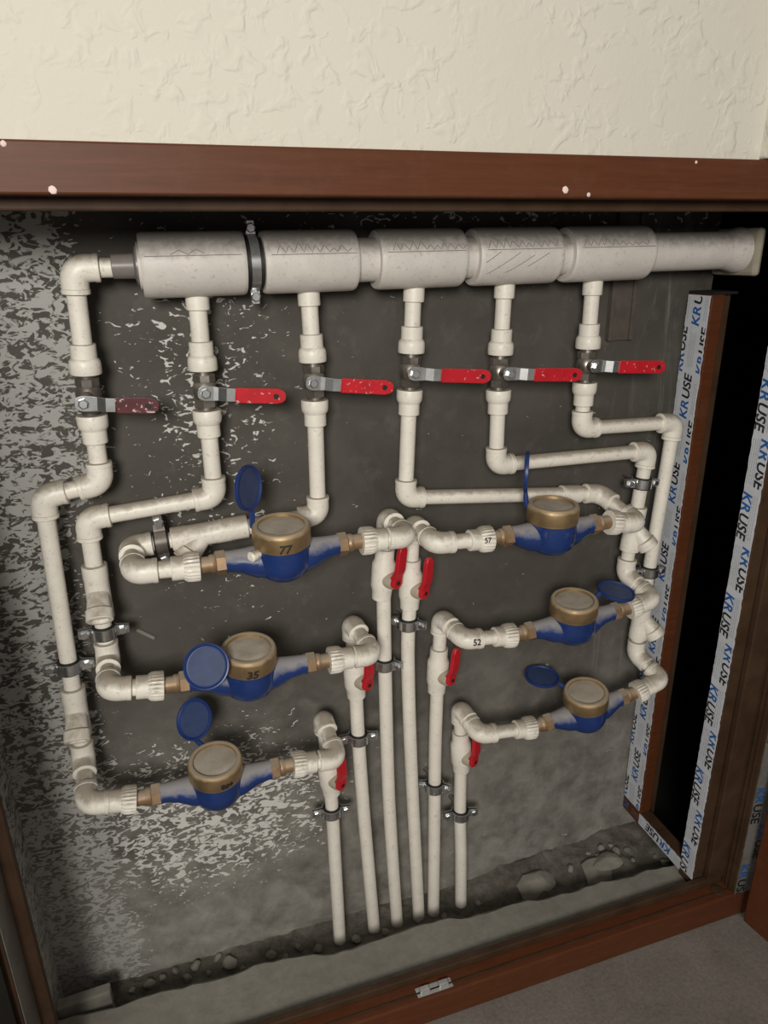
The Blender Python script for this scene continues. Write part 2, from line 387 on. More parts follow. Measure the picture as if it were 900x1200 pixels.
# film left on the right post's front and on the left post's rebate
MB().box((XLP, YF - 0.018, ZB - 0.0), (XLP + 0.0012, YF + 0.033, ZTP)).build('protective_film', 'film_dirty', fr, False)
for px, py, s_ in ((62, 222, 0.0042), (663, 222, 0.0045), (690, 228, 0.0028), (4, 168, 0.003), (816, 190, 0.002)):
    r = ray(px, py); c = r * (YF / r.y); c.z += H
    MB().lathe((c.x, c.y + 0.0003, c.z), (0.1, -1, 0.1), [(0, s_), (0.0006, s_ * 0.8), (0.001, s_ * 0.3)], 7).build('paint_chip', 'chip', fr, False)
# strike plate on the bottom rebate
sp = MB(); sx, sy = 0.327, YF + 0.0145
sp.box((sx - 0.032, sy - 0.0085, ZB + 0.0004), (sx + 0.032, sy + 0.0085, ZB + 0.0022))
o = sp.build('strike_plate', 'chrome', fr, False, 0.0006)
for s_ in (-1, 1):
    MB().box((sx + s_ * 0.017 - 0.009, sy - 0.004, ZB + 0.0022), (sx + s_ * 0.017 + 0.009, sy + 0.006, ZB + 0.0075)).build('catch', 'chrome', fr, False, 0.002)

# ---------------------------------------------------------------- side frame with printed film
KR, KRf, KRw = text_mesh('KR', 1.0, 0.20, 0.025); US, USf, USw = text_mesh('USE', 1.0, 0.20, 0.025)
def film_strip(root, o, along, across, nrm, length, width, name='protective_film', mat='film', rows=((0.002, 0), (0.021, 0.5)), size=0.024, pitch=0.112, start=0.0, seed=1):
    """printed film: along/across/normal unit vectors, o = corner; ragged edges; lettering is a child"""
    o, along, across, nrm = V(o), V(along), V(across), V(nrm); rnd = random.Random(seed)
    b = MB(); k = max(8, int(length / 0.006)); vs = []; fs = []
    for i in range(k + 1):
        t = length * i / k; e0 = rnd.uniform(0, 0.0012); e1 = rnd.uniform(0, 0.0022)
        for u, h in ((e0, 0), (e0, 0.0008), (width - e1, 0.0008), (width - e1, 0)): vs.append(o + along * t + across * u + nrm * h)
    for i in range(k):
        for j in range(4): a = i * 4 + j; c_ = i * 4 + (j + 1) % 4; fs.append((a, a + 4, c_ + 4, c_))
    fs += [(0, 1, 2, 3), (k * 4 + 3, k * 4 + 2, k * 4 + 1, k * 4)]
    b.add(vs, fs); film = b.build(name, mat, root, False)
    # lettering reads along `along`; letter tops point along -across or +across so that it is not mirrored
    up = nrm.cross(along)
    flip = up.dot(across) > 0
    L = MB(); lh = 0.72 * size
    def clip(poly, ax_, lim, sgn):
        out = []
        for i in range(len(poly)):
            p, q = poly[i], poly[(i + 1) % len(poly)]; dp, dq = sgn * (p[ax_] - lim), sgn * (q[ax_] - lim)
            if dp >= 0: out.append(p)
            if dp * dq < 0:
                t_ = dp / (dp - dq); out.append((p[0] + (q[0] - p[0]) * t_, p[1] + (q[1] - p[1]) * t_))
        return out
    def put(poly, mi):
        for ax_, lim, sgn in ((0, 0.002, 1), (0, length - 0.002, -1), (1, 0.0013, 1), (1, width - 0.0024, -1)):
            poly = clip(poly, ax_, lim, sgn)
            if len(poly) < 3: return
        L.add([o + along * a + across * c_ + nrm * 0.0011 for a, c_ in poly], [tuple(range(len(poly)))], mi)
    for base_u, ph in rows:
        t = start + pitch * ph - pitch
        while t < length:
            for vs0, fs0, off, mi in ((KR, KRf, 0, 0), (US, USf, KRw + 0.05, 1)):
                for f_ in fs0:
                    put([(t + (vs0[i].x + off) * size, base_u + (vs0[i].y * size if flip else lh - vs0[i].y * size)) for i in f_], mi)
            tw = t + (KRw + USw + 0.45) * size
            for q in range(4):
                tt = tw; u0 = base_u + (0.12 + 0.22 * q) * lh
                while tt < t + pitch - 0.014:
                    ln = rnd.uniform(0.002, 0.006)
                    put([(tt, u0), (tt + ln, u0), (tt + ln, u0 + 0.0007), (tt, u0 + 0.0007)], 2)
                    tt += ln + 0.0012
            t += pitch
    if L.v: L.build('film_lettering', ['filmblue', 'filmblack', 'filmgrey'], film, False)
    return film
WX = WORLD
sf = thing('side_frame', (XS, 0.9, ZS), 'brown three sided frame covered in pale film printed KRUSE, before the black opening', 'frame')
ZSF, ZST = H - 1.172, H - 0.077
MB().box((XS, 0.977, ZSF), (XS + 0.026, 1.033, ZST)).build('stile', 'brown', sf, False, 0.002)
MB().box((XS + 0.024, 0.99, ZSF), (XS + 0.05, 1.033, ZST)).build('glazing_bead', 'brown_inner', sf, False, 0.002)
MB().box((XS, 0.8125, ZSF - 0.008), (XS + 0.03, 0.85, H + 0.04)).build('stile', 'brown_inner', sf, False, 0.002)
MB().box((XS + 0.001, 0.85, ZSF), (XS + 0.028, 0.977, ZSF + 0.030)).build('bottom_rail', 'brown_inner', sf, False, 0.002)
MB().box((XS + 0.002, 0.976, ZST), (XS + 0.05, 1.034, ZST + 0.004)).build('end_cap', 'rubber', sf, False)
film_strip(sf, (XS, 1.033, ZSF + 0.034), (0, 0, 1), (0, -1, 0), (-1, 0, 0), ZST - ZSF - 0.036, 0.054, start=0.06, size=0.0255, pitch=0.158, seed=3, rows=((-0.009, 0.5), (0.0165, 0.0), (0.042, 0.5)))
film_strip(sf, (XS, 0.849, H + 0.04), (0, 0, -1), (0, -1, 0), (-1, 0, 0), H + 0.04 - ZSF - 0.012, 0.036, start=0.05, size=0.0265, pitch=0.180, seed=5, rows=((0.0012, 0.0), (0.0190, 0.5)))
film_strip(sf, (XS + 0.001, 0.826, ZSF + 0.002), (0, 1, 0), (0, 0, 1), (-1, 0, 0), 0.205, 0.028, rows=((0.005, 0.0),), size=0.025, pitch=0.135, start=0.052, seed=8)

film_strip(fr, (XRP + 0.001, YF + 0.0018, ZTP), (0, 0, -1), (1, 0, 0), (0, -1, 0), ZTP - ZB + 0.02, 0.05, mat='film_dirty', start=0.03, size=0.0275, pitch=0.18, seed=9, rows=((0.003, 0.2), (0.026, 0.7)))
# ---------------------------------------------------------------- open doors
def door(name, hinge, ang, label, side, mat='brown'):
    root = thing(name, (hinge[0], hinge[1], 0.03), label, 'cabinet door'); root['kind'] = 'structure'
    m = Matrix.Translation((hinge[0], hinge[1], 0)) @ Matrix.Rotation(ang, 4, 'Z')
    z0, z1, wd, th = 0.028, H + 0.06, 0.58, 0.042
    lo, hi = (0, th) if side > 0 else (-th, 0)
    MB().box((0, lo, z0), (0.075, hi, z1), 0, m).build('stile', mat, root, False, 0.003)
    MB().box((wd - 0.075, lo, z0), (wd, hi, z1), 0, m).build('stile', mat, root, False, 0.003)
    MB().box((0.075, lo, z0), (wd - 0.075, hi, z0 + 0.075), 0, m).build('rail', mat, root, False, 0.003)
    MB().box((0.075, lo, z1 - 0.075), (wd - 0.075, hi, z1), 0, m).build('rail', mat, root, False, 0.003)
    MB().box((0.07, (lo + hi) / 2 - 0.004, z0 + 0.07), (wd - 0.07, (lo + hi) / 2 + 0.004, z1 - 0.07), 0, m).build('panel', 'blackpanel', root, False)
    return root
door('door_1', (0.936, YF - 0.030), math.radians(-81), 'red brown door leaf swung open beside the film printed KRUSE', 1)
door('door_2', (XLP - 0.004, YF - 0.031), math.radians(-97), 'black door leaf swung open on the spattered side of the niche', -1, 'blackpanel')

# ---------------------------------------------------------------- pipework builders
PR, ER = 0.0118, 0.0165
def pipe(root, a, b, r=PR, mat='pipe'):
    return MB().sweep([a, b], r, 20).build('pipe', mat, root)
def curve_pts(pts, k=8):
    out = []
    for i in range(len(pts) - 1):
        p0 = pts[max(0, i - 1)]; p1 = pts[i]; p2 = pts[i + 1]; p3 = pts[min(len(pts) - 1, i + 2)]
        for j in range(k):
            t = j / k
            out.append(0.5 * ((2 * p1) + (p2 - p0) * t + (2 * p0 - 5 * p1 + 4 * p2 - p3) * t * t + (3 * p1 - p0 - 3 * p2 + p3) * t ** 3))
    return out + [pts[-1]]
def elbow(root, c, pa, pb, L=0.030, R=ER, mat='pipe'):
    da = (pa - c).normalized(); db = (pb - c).normalized(); bd = 0.017
    pts = [c + da * L, c + da * (L - 0.0008), c + da * (L - 0.006), c + da * (L - 0.0065)]; rd = [R * 0.94, R * 1.03, R * 1.03, R * 0.99]
    for i in range(9):
        t = i / 8; pts.append((c + da * bd) * (1 - t) ** 2 + c * 2 * t * (1 - t) + (c + db * bd) * t * t); rd.append(R * (1.0 + 0.03 * math.sin(math.pi * t)))
    pts += [c + db * (L - 0.0065), c + db * (L - 0.006), c + db * (L - 0.0008), c + db * L]; rd += [R * 0.99, R * 1.03, R * 1.03, R * 0.94]
    return MB().sweep(pts, rd, 22).build('elbow', mat, root)
def sleeve(root, c, ax, L, R=0.0155, mat='pipe', name='sleeve'):
    return MB().lathe(c, ax, [(-L / 2, R * 0.93), (-L / 2 + 0.001, R), (L / 2 - 0.001, R), (L / 2, R * 0.93)], 22).build(name, mat, root)
def coupling(root, o, ax, mat='pipe', ribs=0.0, R=0.0195, r=0.0158, l1=0.020, l2=0.018):
    """threaded adapter: wide collar starting at o, narrower socket following along ax"""
    n = 48 if ribs else 24
    b = MB().lathe(o, ax, [(0, R * 0.8), (0.0002, R * 0.97), (0.0015, R), (l1 * 0.55, R), (l1 * 0.8, R * 0.97), (l1, r * 1.04)], n, 0, ribs)
    b.lathe(o, ax, [(l1 - 0.001, r), (l1 + l2 - 0.001, r), (l1 + l2, r * 0.93)], 24)
    return b.build('threaded_adapter', mat, root)
def strainer(root, c, ax, side, mat='pipe'):
    """Y strainer: body along ax, stub leg between ax and side"""
    ax = ax.normalized(); side = (side - ax * side.dot(ax)).normalized(); R = 0.0172
    b = MB().lathe(c, ax, [(-0.042, R * 0.92), (-0.041, R), (-0.022, R), (-0.020, R * 0.97), (0.020, R * 0.97), (0.022, R), (0.041, R), (0.042, R * 0.92)], 22)
    leg = (ax * 0.72 + side * 0.70).normalized()
    b.lathe(c - ax * 0.004, leg, [(0, R * 0.8), (0.030, R * 0.95), (0.031, R)], 22)
    o = b.build('strainer_body', mat, root)
    e = c - ax * 0.004 + leg * 0.0315
    MB().lathe(e, leg, [(0, R * 1.02), (0.001, R * 1.07), (0.015, R * 1.07), (0.016, R), (0.016, R * 0.72), (0.011, R * 0.68), (0.011, 0.0005)], 22).build('strainer_cap', mat, o)
    return o
def clamp(label, c, ax, ear, r=0.0135, wall=True, dark=False, scale=1.0, hw=0.0078, lin=0.0025):
    ax = ax.normalized(); ear = (ear - ax * ear.dot(ax)).normalized(); fw = ear.cross(ax)
    if fw.y > 0: fw = -fw
    root = thing('pipe_clamp', c, label, 'pipe clamp', 'pipe clamps')
    mt = 'dirtysteel' if dark else 'chrome'
    t0 = 0.0022
    # half shells with ears: profile swept as a band
    def band(sgn):
        out = []
        e0 = r + 0.021 * scale
        path = [(-e0, 0.0015), (-r - 0.005, 0.0015)] + [(-(r + 0.0022) * math.cos(a), (r + 0.0022) * math.sin(a)) for a in [math.pi * (0.06 + 0.88 * i / 14) for i in range(15)]] + [(r + 0.005, 0.0015), (e0, 0.0015)]
        b = MB(); vs = []; fs = []
        for i, (u, v) in enumerate(path):
            a0 = path[max(0, i - 1)]; a1 = path[min(len(path) - 1, i + 1)]; tx, ty = a1[0] - a0[0], a1[1] - a0[1]; l = math.hypot(tx, ty) or 1; nx_, ny_ = -ty / l, tx / l
            wv = hw * (0.75 if i in (0, len(path) - 1) else 1)
            for du, s_ in ((0, -1), (t0, -1), (t0, 1), (0, 1)):
                vs.append(c + ear * (u + nx_ * du) + fw * sgn * (v + ny_ * du) + ax * wv * s_)
        k = len(path)
        for i in range(k - 1):
            for j in range(4): a = i * 4 + j; d_ = i * 4 + (j + 1) % 4; fs.append((a, a + 4, d_ + 4, d_))
        fs += [(0, 1, 2, 3), ((k - 1) * 4 + 3, (k - 1) * 4 + 2, (k - 1) * 4 + 1, (k - 1) * 4)]
        b.add(vs, fs); return b
    band(1).build('clamp_half', mt, root, True, 0, 40); band(-1).build('clamp_half', mt, root, True, 0, 40)
    MB().lathe(c, ax, [(-hw - lin, r - 0.001), (-hw - lin, r + 0.0018), (hw + lin, r + 0.0018), (hw + lin, r - 0.001), (-hw - lin, r - 0.001)], 24, caps=False).build('rubber_lining', 'rubber', root)
    for s_ in (-1, 1):
        p = c + ear * s_ * (r + 0.0125 * scale)
        MB().lathe(p + fw * 0.003, fw, [(-0.012, 0.003), (0.0, 0.003), (0.0, 0.0066 * scale), (0.0038, 0.0066 * scale), (0.0048, 0.005 * scale)], 6).build('bolt', 'chrome' , root, False)
    if wall:
        q = V((c.x, YB + 0.004, c.z))
        MB().sweep([c - fw * (r + 0.003), q], 0.0045, 10).build('wall_stud', 'dirtysteel', root)
    return root

# ---------------------------------------------------------------- manifold along the top
HZ = H - 0.0125; HY = YB - 0.058; HR, HP = 0.0392, 0.0283
mf = thing('pipe_manifold', (0.45, HY, HZ), 'thick grey white manifold pipe with five wide tee couplings under the top rail', 'manifold')
AX = V((1, 0, 0.006)).normalized()
def hp(x): return V((x, HY, HZ + 0.006 * (x - 0.45)))
MB().sweep([hp(0.0), hp(0.93)], HP, 32).build('main_pipe', 'header', mf)
tees = [(0.003, 0.130), (0.153, 0.276), (0.306, 0.430), (0.449, 0.579), (0.598, 0.736)]
def wrap_marks(root, lines, x0, x1, R, wd=0.0009):
    """pencil strokes wrapped on the coupling: (u along 0..1, angle deg from straight front, up positive)"""
    b = MB()
    for ln in lines:
        dense = []
        for i in range(len(ln) - 1):
            for k in range(4): t = k / 4; dense.append((ln[i][0] * (1 - t) + ln[i + 1][0] * t, ln[i][1] * (1 - t) + ln[i + 1][1] * t))
        dense.append(ln[-1]); pts = []
        for u, a in dense:
            a = math.radians(a); c = hp(x0 + (x1 - x0) * u); nrm = V((0, -math.cos(a), math.sin(a))); pts.append((c + nrm * (R + 0.0004), nrm))
        vs = []; fs = []
        for i, (p, nn) in enumerate(pts):
            t = (pts[min(len(pts) - 1, i + 1)][0] - pts[max(0, i - 1)][0]).normalized(); s_ = t.cross(nn).normalized() * wd * 0.5
            vs += [p - s_, p + s_]
        for i in range(len(pts) - 1): fs.append((2 * i, 2 * i + 1, 2 * i + 3, 2 * i + 2))
        b.add(vs, fs)
    return b.build('pencil_marks', 'pencil', root, False)
rnd = random.Random(4)
for i, (a, c) in enumerate(tees):
    m_ = (a + c) / 2; hl = (c - a) / 2
    t = MB().lathe(hp(m_), AX, [(-hl, HP), (-hl, HR * 0.95), (-hl + 0.002, HR * 0.985), (-hl + 0.006, HR), (hl - 0.006, HR), (hl - 0.002, HR * 0.985), (hl, HR * 0.95), (hl, HP)], 48).build('tee_coupling', 'header', mf)
    lines = [[(0.06, 14), (0.96, 14)]] if i != 0 else [[(0.04, 16), (0.95, 16)]]
    if i in (1, 2, 3, 4):
        zz = []; u = 0.12 if i < 3 else 0.08
        while u < 0.92: zz.append((u, 17)); zz.append((u + rnd.uniform(0.03, 0.05), rnd.uniform(30, 38) if u < 0.5 else rnd.uniform(22, 32))); u += rnd.uniform(0.075, 0.11)
        lines.append(zz)
    if i == 0: lines.append([(0.28, 18), (0.36, 26), (0.44, 18), (0.52, 27), (0.60, 19)])
    if i == 3: lines += [[(0.08, -34), (0.45, 8)], [(0.30, -32), (0.62, 2)], [(0.05, -10), (0.22, 10)], [(0.55, -20), (0.80, 6)]]
    wrap_marks(t, lines, a, c, HR)
MB().lathe(hp(0.0), -AX, [(-0.01, 0.025), (0.002, 0.024), (0.005, 0.0150), (0.030, 0.0145), (0.031, 0.012)], 28).build('reducer', 'clearpipe', mf)
MB().lathe(hp(0.885), AX, [(0, HP), (0.012, HP * 1.05), (0.022, HP * 1.2), (0.032, HP * 1.22), (0.034, HP * 1.1)], 36).build('end_collar', 'header', mf)
pl = MB().box((0.917, HY - 0.042, HZ - 0.036), (0.930, HY + 0.055, HZ + 0.036)).build('foam_pad', 'foam', mf, False, 0.006)
clamp('large pipe clamp between the first two wide couplings of the manifold', hp(0.1415), AX, V((0, 0, 1)), HP + 0.0012, scale=1.0, hw=0.0058, lin=0.005)

# ---------------------------------------------------------------- branch pipes with ball valves
def ball_valve(vc, ax, pivot, tip, label, painted=False):
    root = thing('ball_valve', vc, label, 'valve', 'lever ball valves under the manifold')
    b = MB()
    b.lathe(vc, ax, [(-0.0265, 0.0115), (-0.014, 0.0115)], 20); b.lathe(vc, ax, [(-0.022, 0.0155), (-0.012, 0.0155)], 6)
    b.lathe(vc, ax, [(0.014, 0.0115), (0.0265, 0.0115)], 20); b.lathe(vc, ax, [(0.012, 0.0155), (0.021, 0.0155)], 8)
    b.lathe(vc, ax, [(-0.013, 0.011), (-0.009, 0.0145), (0, 0.0165), (0.009, 0.0145), (0.013, 0.011)], 22)
    b.build('valve_body', 'dirtysteel' if painted else 'steel', root, True, 0, 30)
    fw = V((0, -1, 0))
    MB().sweep([vc, V((vc.x * .5 + pivot.x * .5, pivot.y + 0.003, vc.z * .5 + pivot.z * .5))], 0.0075, 14).build('stem', 'steel', root)
    u = (tip - pivot); Ltot = u.length; u.normalize(); s_ = u.cross(fw).normalized()
    # chrome lever plate
    def plate(prof, th, n_out=True):
        bb = MB(); vs = []; fs = []; k = len(prof)
        for t, hw, out in prof:
            for hh, dd in ((-hw, 0), (hw, 0), (hw, th), (-hw, th)): vs.append(pivot + u * t + s_ * hh + fw * (out + dd))
        for i in range(k - 1):
            for j in range(4): a = i * 4 + j; d_ = i * 4 + (j + 1) % 4; fs.append((a, a + 4, d_ + 4, d_))
        fs += [(0, 1, 2, 3), ((k - 1) * 4 + 3, (k - 1) * 4 + 2, (k - 1) * 4 + 1, (k - 1) * 4)]
        bb.add(vs, fs); return bb
    lev = plate([(-0.0105, 0.003, 0), (-0.009, 0.0065, 0), (-0.005, 0.009, 0), (0, 0.0098, 0), (0.010, 0.0095, 0), (0.016, 0.0088, 0.001), (0.026, 0.0088, 0.007), (0.045, 0.0085, 0.008)], 0.0024).build('lever', 'chrome', root, False, 0.0006)
    MB().lathe(pivot + fw * 0.0022, fw, [(0, 0.0066), (0.004, 0.0066), (0.005, 0.005)], 6).build('nut', 'chrome', lev, False)
    st = 0.037
    grip = plate([(st, 0.0086, 0.0062), (st + 0.001, 0.0098, 0.0052), (Ltot - 0.012, 0.0102, 0.0056), (Ltot - 0.005, 0.0085, 0.006), (Ltot - 0.001, 0.0055, 0.0062), (Ltot, 0.0025, 0.0065)], 0.0062)
    grip.build('grip', 'redpaint' if painted else 'red', root, True, 0.0012, 30)
    MB().lathe(pivot + u * (Ltot - 0.013) + fw * 0.0121, fw, [(0, 0.0038), (0.0004, 0.0036)], 12).build('grip_hole', 'rubber', root)
    return root
# first grip is spattered over: dark dusty red
M['redpaint'] = simple('paint_spattered_red', (0.085, 0.012, 0.016), 0.6, 0, 0.5, (0.35, 0.27, 0.25), 0.5, 190, 0.2, 0.9, 0.9, 0, (0.60, 0.52, 0.50), 0.58, 150)

def branch(idx, top, vpx, epx, piv, tip, label, vlabel):
    """upper stub + adapters + lower pipe to first elbow; returns root, first elbow corner, valve foot"""
    root = thing('branch_pipe', P(*epx), label, 'water pipe', 'white branch pipes from the manifold to the meters')
    T = top if isinstance(top, V) else P(*top); vc = P(*vpx); E = P(*epx)
    up = (T - vc).normalized(); dn = (E - vc).normalized(); h = 0.0265
    pipe(root, vc + up * (h + 0.03), T)
    coupling(root, vc + up * h, up)
    coupling(root, vc + dn * h, dn)
    pipe(root, vc + dn * (h + 0.03), E)
    ball_valve(vc, up, P(*piv, d=0.086), P(*tip, d=0.082), vlabel, idx == 0)
    return root, vc, E

def adapter_to(root, c, face, ribs=0.05):
    """from elbow corner c to the adapter face that takes the meter"""
    ax = (c - face).normalized()
    coupling(root, face, ax, 'pipe', ribs, 0.0205, 0.0165, 0.021, 0.016)
    pipe(root, face + ax * 0.03, c)

def run(root, pts):
    """pipes between points with an elbow at each interior point"""
    for i in range(1, len(pts) - 2): pipe(root, pts[i], pts[i + 1])
    for i in range(1, len(pts) - 1): elbow(root, pts[i], pts[i - 1], pts[i + 1])

DM = 0.13
def tee_stub(root, px, py):
    x = P(px, py, 0.058).x
    s_ = hp(x) - V((0, 0, HR - 0.004)); return s_

specs = [
 dict(v=(104, 462), e=(119, 566), piv=(98, 473), tip=(186, 474), top=(91, 322)),
 dict(v=(240, 457), e=(252, 582), piv=(241, 461), tip=(333, 463), top=(229, 330)),
 dict(v=(368, 446), e=(373, 603), piv=(367, 449), tip=(458, 453), top=(361, 330)),
 dict(v=(481, 435), e=(475, 583), piv=(486, 438), tip=(571, 440), top=(485, 325)),
 dict(v=(585, 436), e=(581, 545), piv=(597, 438), tip=(677, 438), top=(592, 320)),
 dict(v=(687, 428), e=(681, 502), piv=(698, 429), tip=(774, 429), top=(696, 318)),
]
blabels = [
 'white plastic pipe dropping from the reducer end of the manifold over the spattered wall',
 'white plastic pipe from the first wide coupling, jogging sideways to the meter marked 35',
 'white plastic pipe from the second wide coupling, passing behind the meter marked 77',
 'white plastic pipe from the third wide coupling running behind the meter with upright edge-on lid',
 'white plastic pipe from the fourth wide coupling with one clamp under its upper elbow',
 'white plastic pipe from the fifth wide coupling running down along the KRUSE film',
]
vlabels = [
 'ball valve with dark paint spattered lever on the pipe from the manifold reducer',
 'ball valve with white flecked red lever under the first wide coupling',
 'ball valve with red lever under the second wide coupling',
 'ball valve with red lever under the third wide coupling',
 'ball valve with red lever under the fourth, pencil hatched wide coupling',
 'ball valve with short red lever under the fifth wide coupling',
]
UP = V((0, 0, 1)); FW = V((0, -1, 0))
roots = []
for i, s in enumerate(specs):
    if i == 0: top = P(87, 319); top.z = HZ - 0.004; top.y = HY
    else:
        x = P(s['top'][0], s['top'][1]).x; top = V((x, YB - D0, HZ - 0.031))
    r_, vc, E = branch(i, top, s['v'], s['e'], s['piv'], s['tip'], blabels[i], vlabels[i])
    if i: sleeve(r_, top - UP * 0.0155, (top - vc), 0.024, 0.0152)
    roots.append((r_, vc, E))

# meter adapter faces (inlet side of each meter)
FA = dict(L1=(P(234, 663, DM), P(423, 634, DM)), L2=(P(192, 803, DM), P(385, 774, DM)), L3=(P(160, 936, DM), P(343, 896, DM)),
          R1=(P(575, 631, DM), P(713, 612, DM)), R2=(P(602, 744, 0.115), P(736, 713, 0.115)), R3=(P(625, 852, 0.11), P(744, 812, 0.11)))
# branch 1
r_, vc, E = roots[0]
c0 = P(87, 319); c0.z = HZ - 0.004; c0.y = HY; run_end = hp(-0.012)
pipe(r_, c0, V((run_end.x, c0.y, c0.z))); elbow(r_, c0, vc, c0 + V((1, 0, 0)))
c2 = P(50, 582); c3 = P(98, 888); c4 = P(102, 942, DM)
run(r_, [vc + (E - vc) * 0.5, E, c2, c3, c4, FA['L3'][0] + (c4 - FA['L3'][0]).normalized() * 0.02])
adapter_to(r_, c4, FA['L3'][0])
dirn = (c3 - c2).normalized(); strainer(r_, c2 + dirn * (c3 - c2).length * 0.80, dirn, FW)
clamp('pipe clamp on the outermost pipe over the heavily spattered wall', c2 + dirn * (c3 - c2).length * 0.615, dirn, V((1, 0, 0)))
# branch 2
r_, vc, E = roots[1]
c2 = P(102, 608); c3 = P(127, 772); c4 = P(127, 808, DM)
run(r_, [vc + (E - vc) * 0.5, E, c2, c3, c4, FA['L2'][0] + (c4 - FA['L2'][0]).normalized() * 0.02])
adapter_to(r_, c4, FA['L2'][0])
dirn = (c3 - c2).normalized(); strainer(r_, c2 + dirn * (c3 - c2).length * 0.50, dirn, FW)
clamp('pipe clamp below the strainer leading to the meter marked 35', c2 + dirn * (c3 - c2).length * 0.79, dirn, V((1, 0, 0.12)))
# branch 3
r_, vc, E = roots[2]
c2 = P(153, 641); c3 = P(157, 671, DM)
run(r_, [vc + (E - vc) * 0.5, E, c2, c3, FA['L1'][0] + (c3 - FA['L1'][0]).normalized() * 0.02])
adapter_to(r_, c3, FA['L1'][0])
dirn = (c2 - E).normalized(); q = P(236, 626)
strainer(r_, q, -dirn * -1, V((0, -0.55, -1)))
sleeve(r_, P(274, 619), dirn, 0.04, 0.0172)
clamp('dark pipe clamp on the level pipe behind the meter marked 77', P(189, 634), dirn, UP, dark=True, scale=1.25)
# branch 4
r_, vc, E = roots[3]
c2 = P(703, 578); c3 = P(748, 613, DM)
run(r_, [vc + (E - vc) * 0.5, E, c2, c3, FA['R1'][1] + (c3 - FA['R1'][1]).normalized() * 0.02])
adapter_to(r_, c3, FA['R1'][1])
sleeve(r_, P(668, 579), (c2 - E), 0.036, 0.0155)
# branch 5
r_, vc, E = roots[4]
c2 = P(759, 528); c3 = P(732, 672); c4 = P(766, 702, 0.115)
run(r_, [vc + (E - vc) * 0.5, E, c2, c3, c4, FA['R2'][1] + (c4 - FA['R2'][1]).normalized() * 0.02])
adapter_to(r_, c4, FA['R2'][1])
dirn = (c3 - c2).normalized(); strainer(r_, c2 + dirn * (c3 - c2).length * 0.62, dirn, V((0.75, -0.65, 0)))
clamp('pipe clamp just under the upper elbow beside the KRUSE film', c2 + dirn * (c3 - c2).length * 0.25, dirn, V((1, 0, 0)))
# branch 6
r_, vc, E = roots[5]
c2 = P(790, 495); c3 = P(744, 766); c4 = P(776, 796, 0.11)
run(r_, [vc + (E - vc) * 0.5, E, c2, c3, c4, FA['R3'][1] + (c4 - FA['R3'][1]).normalized() * 0.02])
adapter_to(r_, c4, FA['R3'][1])
dirn = (c3 - c2).normalized(); strainer(r_, c2 + dirn * (c3 - c2).length * 0.83, dirn, V((0.75, -0.65, 0)))
clamp('pipe clamp on the long pipe lying along the KRUSE film', c2 + dirn * (c3 - c2).length * 0.615, dirn, V((1, 0, 0)))

# ---------------------------------------------------------------- outlet risers with plastic ball valves
def riser(top, front, face, vpx, path, label, vlabel, dm, mark=None):
    root = thing('riser_pipe', P(*path[-1]), label, 'water pipe', 'white riser pipes coming out of the floor')
    T = P(*top); Fc = P(*front, d=dm); vc = P(*vpx)
    low = [P(*q) for q in path]; low[-1] = low[-1] + (low[-1] - low[-2]).normalized() * 0.02
    up = (T - vc).normalized()
    pipe(root, vc + up * 0.03, T); elbow(root, T, vc, Fc); pipe(root, T, Fc)
    fx = (Fc - face).normalized(); el = elbow(root, Fc, T, face); adapter_to(root, Fc, face)
    dn = (low[0] - vc).normalized()
    MB().sweep(curve_pts([vc + dn * 0.03] + low), PR, 20).build('pipe', 'pipe', root)
    vr = thing('plastic_ball_valve', vc, vlabel, 'valve', 'white plastic ball valves with red levers')
    MB().lathe(vc, -up, [(-0.044, 0.0145), (-0.043, 0.0155), (-0.026, 0.0155), (-0.018, 0.019), (0.020, 0.019), (0.028, 0.0165), (0.043, 0.0155), (0.044, 0.0145)], 24).build('valve_body', 'pipe', vr)
    side = V((0.45, -0.9, 0)).normalized()
    base = vc - up * 0.006
    MB().lathe(base + side * 0.008, side, [(0, 0.0145), (0.016, 0.0135), (0.020, 0.012)], 20).build('bonnet', 'dirtypipe', vr)
    pv = base + side * 0.030
    # red lever: round boss, then rises away and runs up along the pipe
    b = MB(); b.lathe(pv - side * 0.010, side, [(0, 0.011), (0.012, 0.011), (0.0145, 0.009)], 18)
    s_ = up.cross(side).normalized(); vs = []; fs = []
    prof = [(-0.004, 0.0102, 0.0, 0.012), (0.006, 0.0100, 0.001, 0.011), (0.014, 0.0092, 0.006, 0.008), (0.022, 0.0090, 0.010, 0.0075), (0.055, 0.0084, 0.012, 0.007), (0.061, 0.0062, 0.012, 0.007), (0.064, 0.003, 0.012, 0.007)]
    for t, hw, out, th in prof:
        for a_, dd in ((-hw, 0), (hw, 0), (hw, th), (-hw, th)): vs.append(pv + up * t + s_ * a_ + side * (out - 0.008 + dd))
    k = len(prof)
    for i in range(k - 1):
        for j in range(4): a = i * 4 + j; d_ = i * 4 + (j + 1) % 4; fs.append((a, a + 4, d_ + 4, d_))
    fs += [(0, 1, 2, 3), ((k - 1) * 4 + 3, (k - 1) * 4 + 2, (k - 1) * 4 + 1, (k - 1) * 4)]
    b.add(vs, fs); b.build('lever', 'redclean', vr, True, 0.001, 30)
    MB().lathe(pv + side * 0.0048, side, [(0, 0.0036), (0.0006, 0.0034)], 10).build('screw', 'rubber', vr)
    return root, vc, low
M['dirtypipe'] = simple('grimy_white_plastic', (0.42, 0.36, 0.28), 0.6, 0, 0.4)
R_ = {}
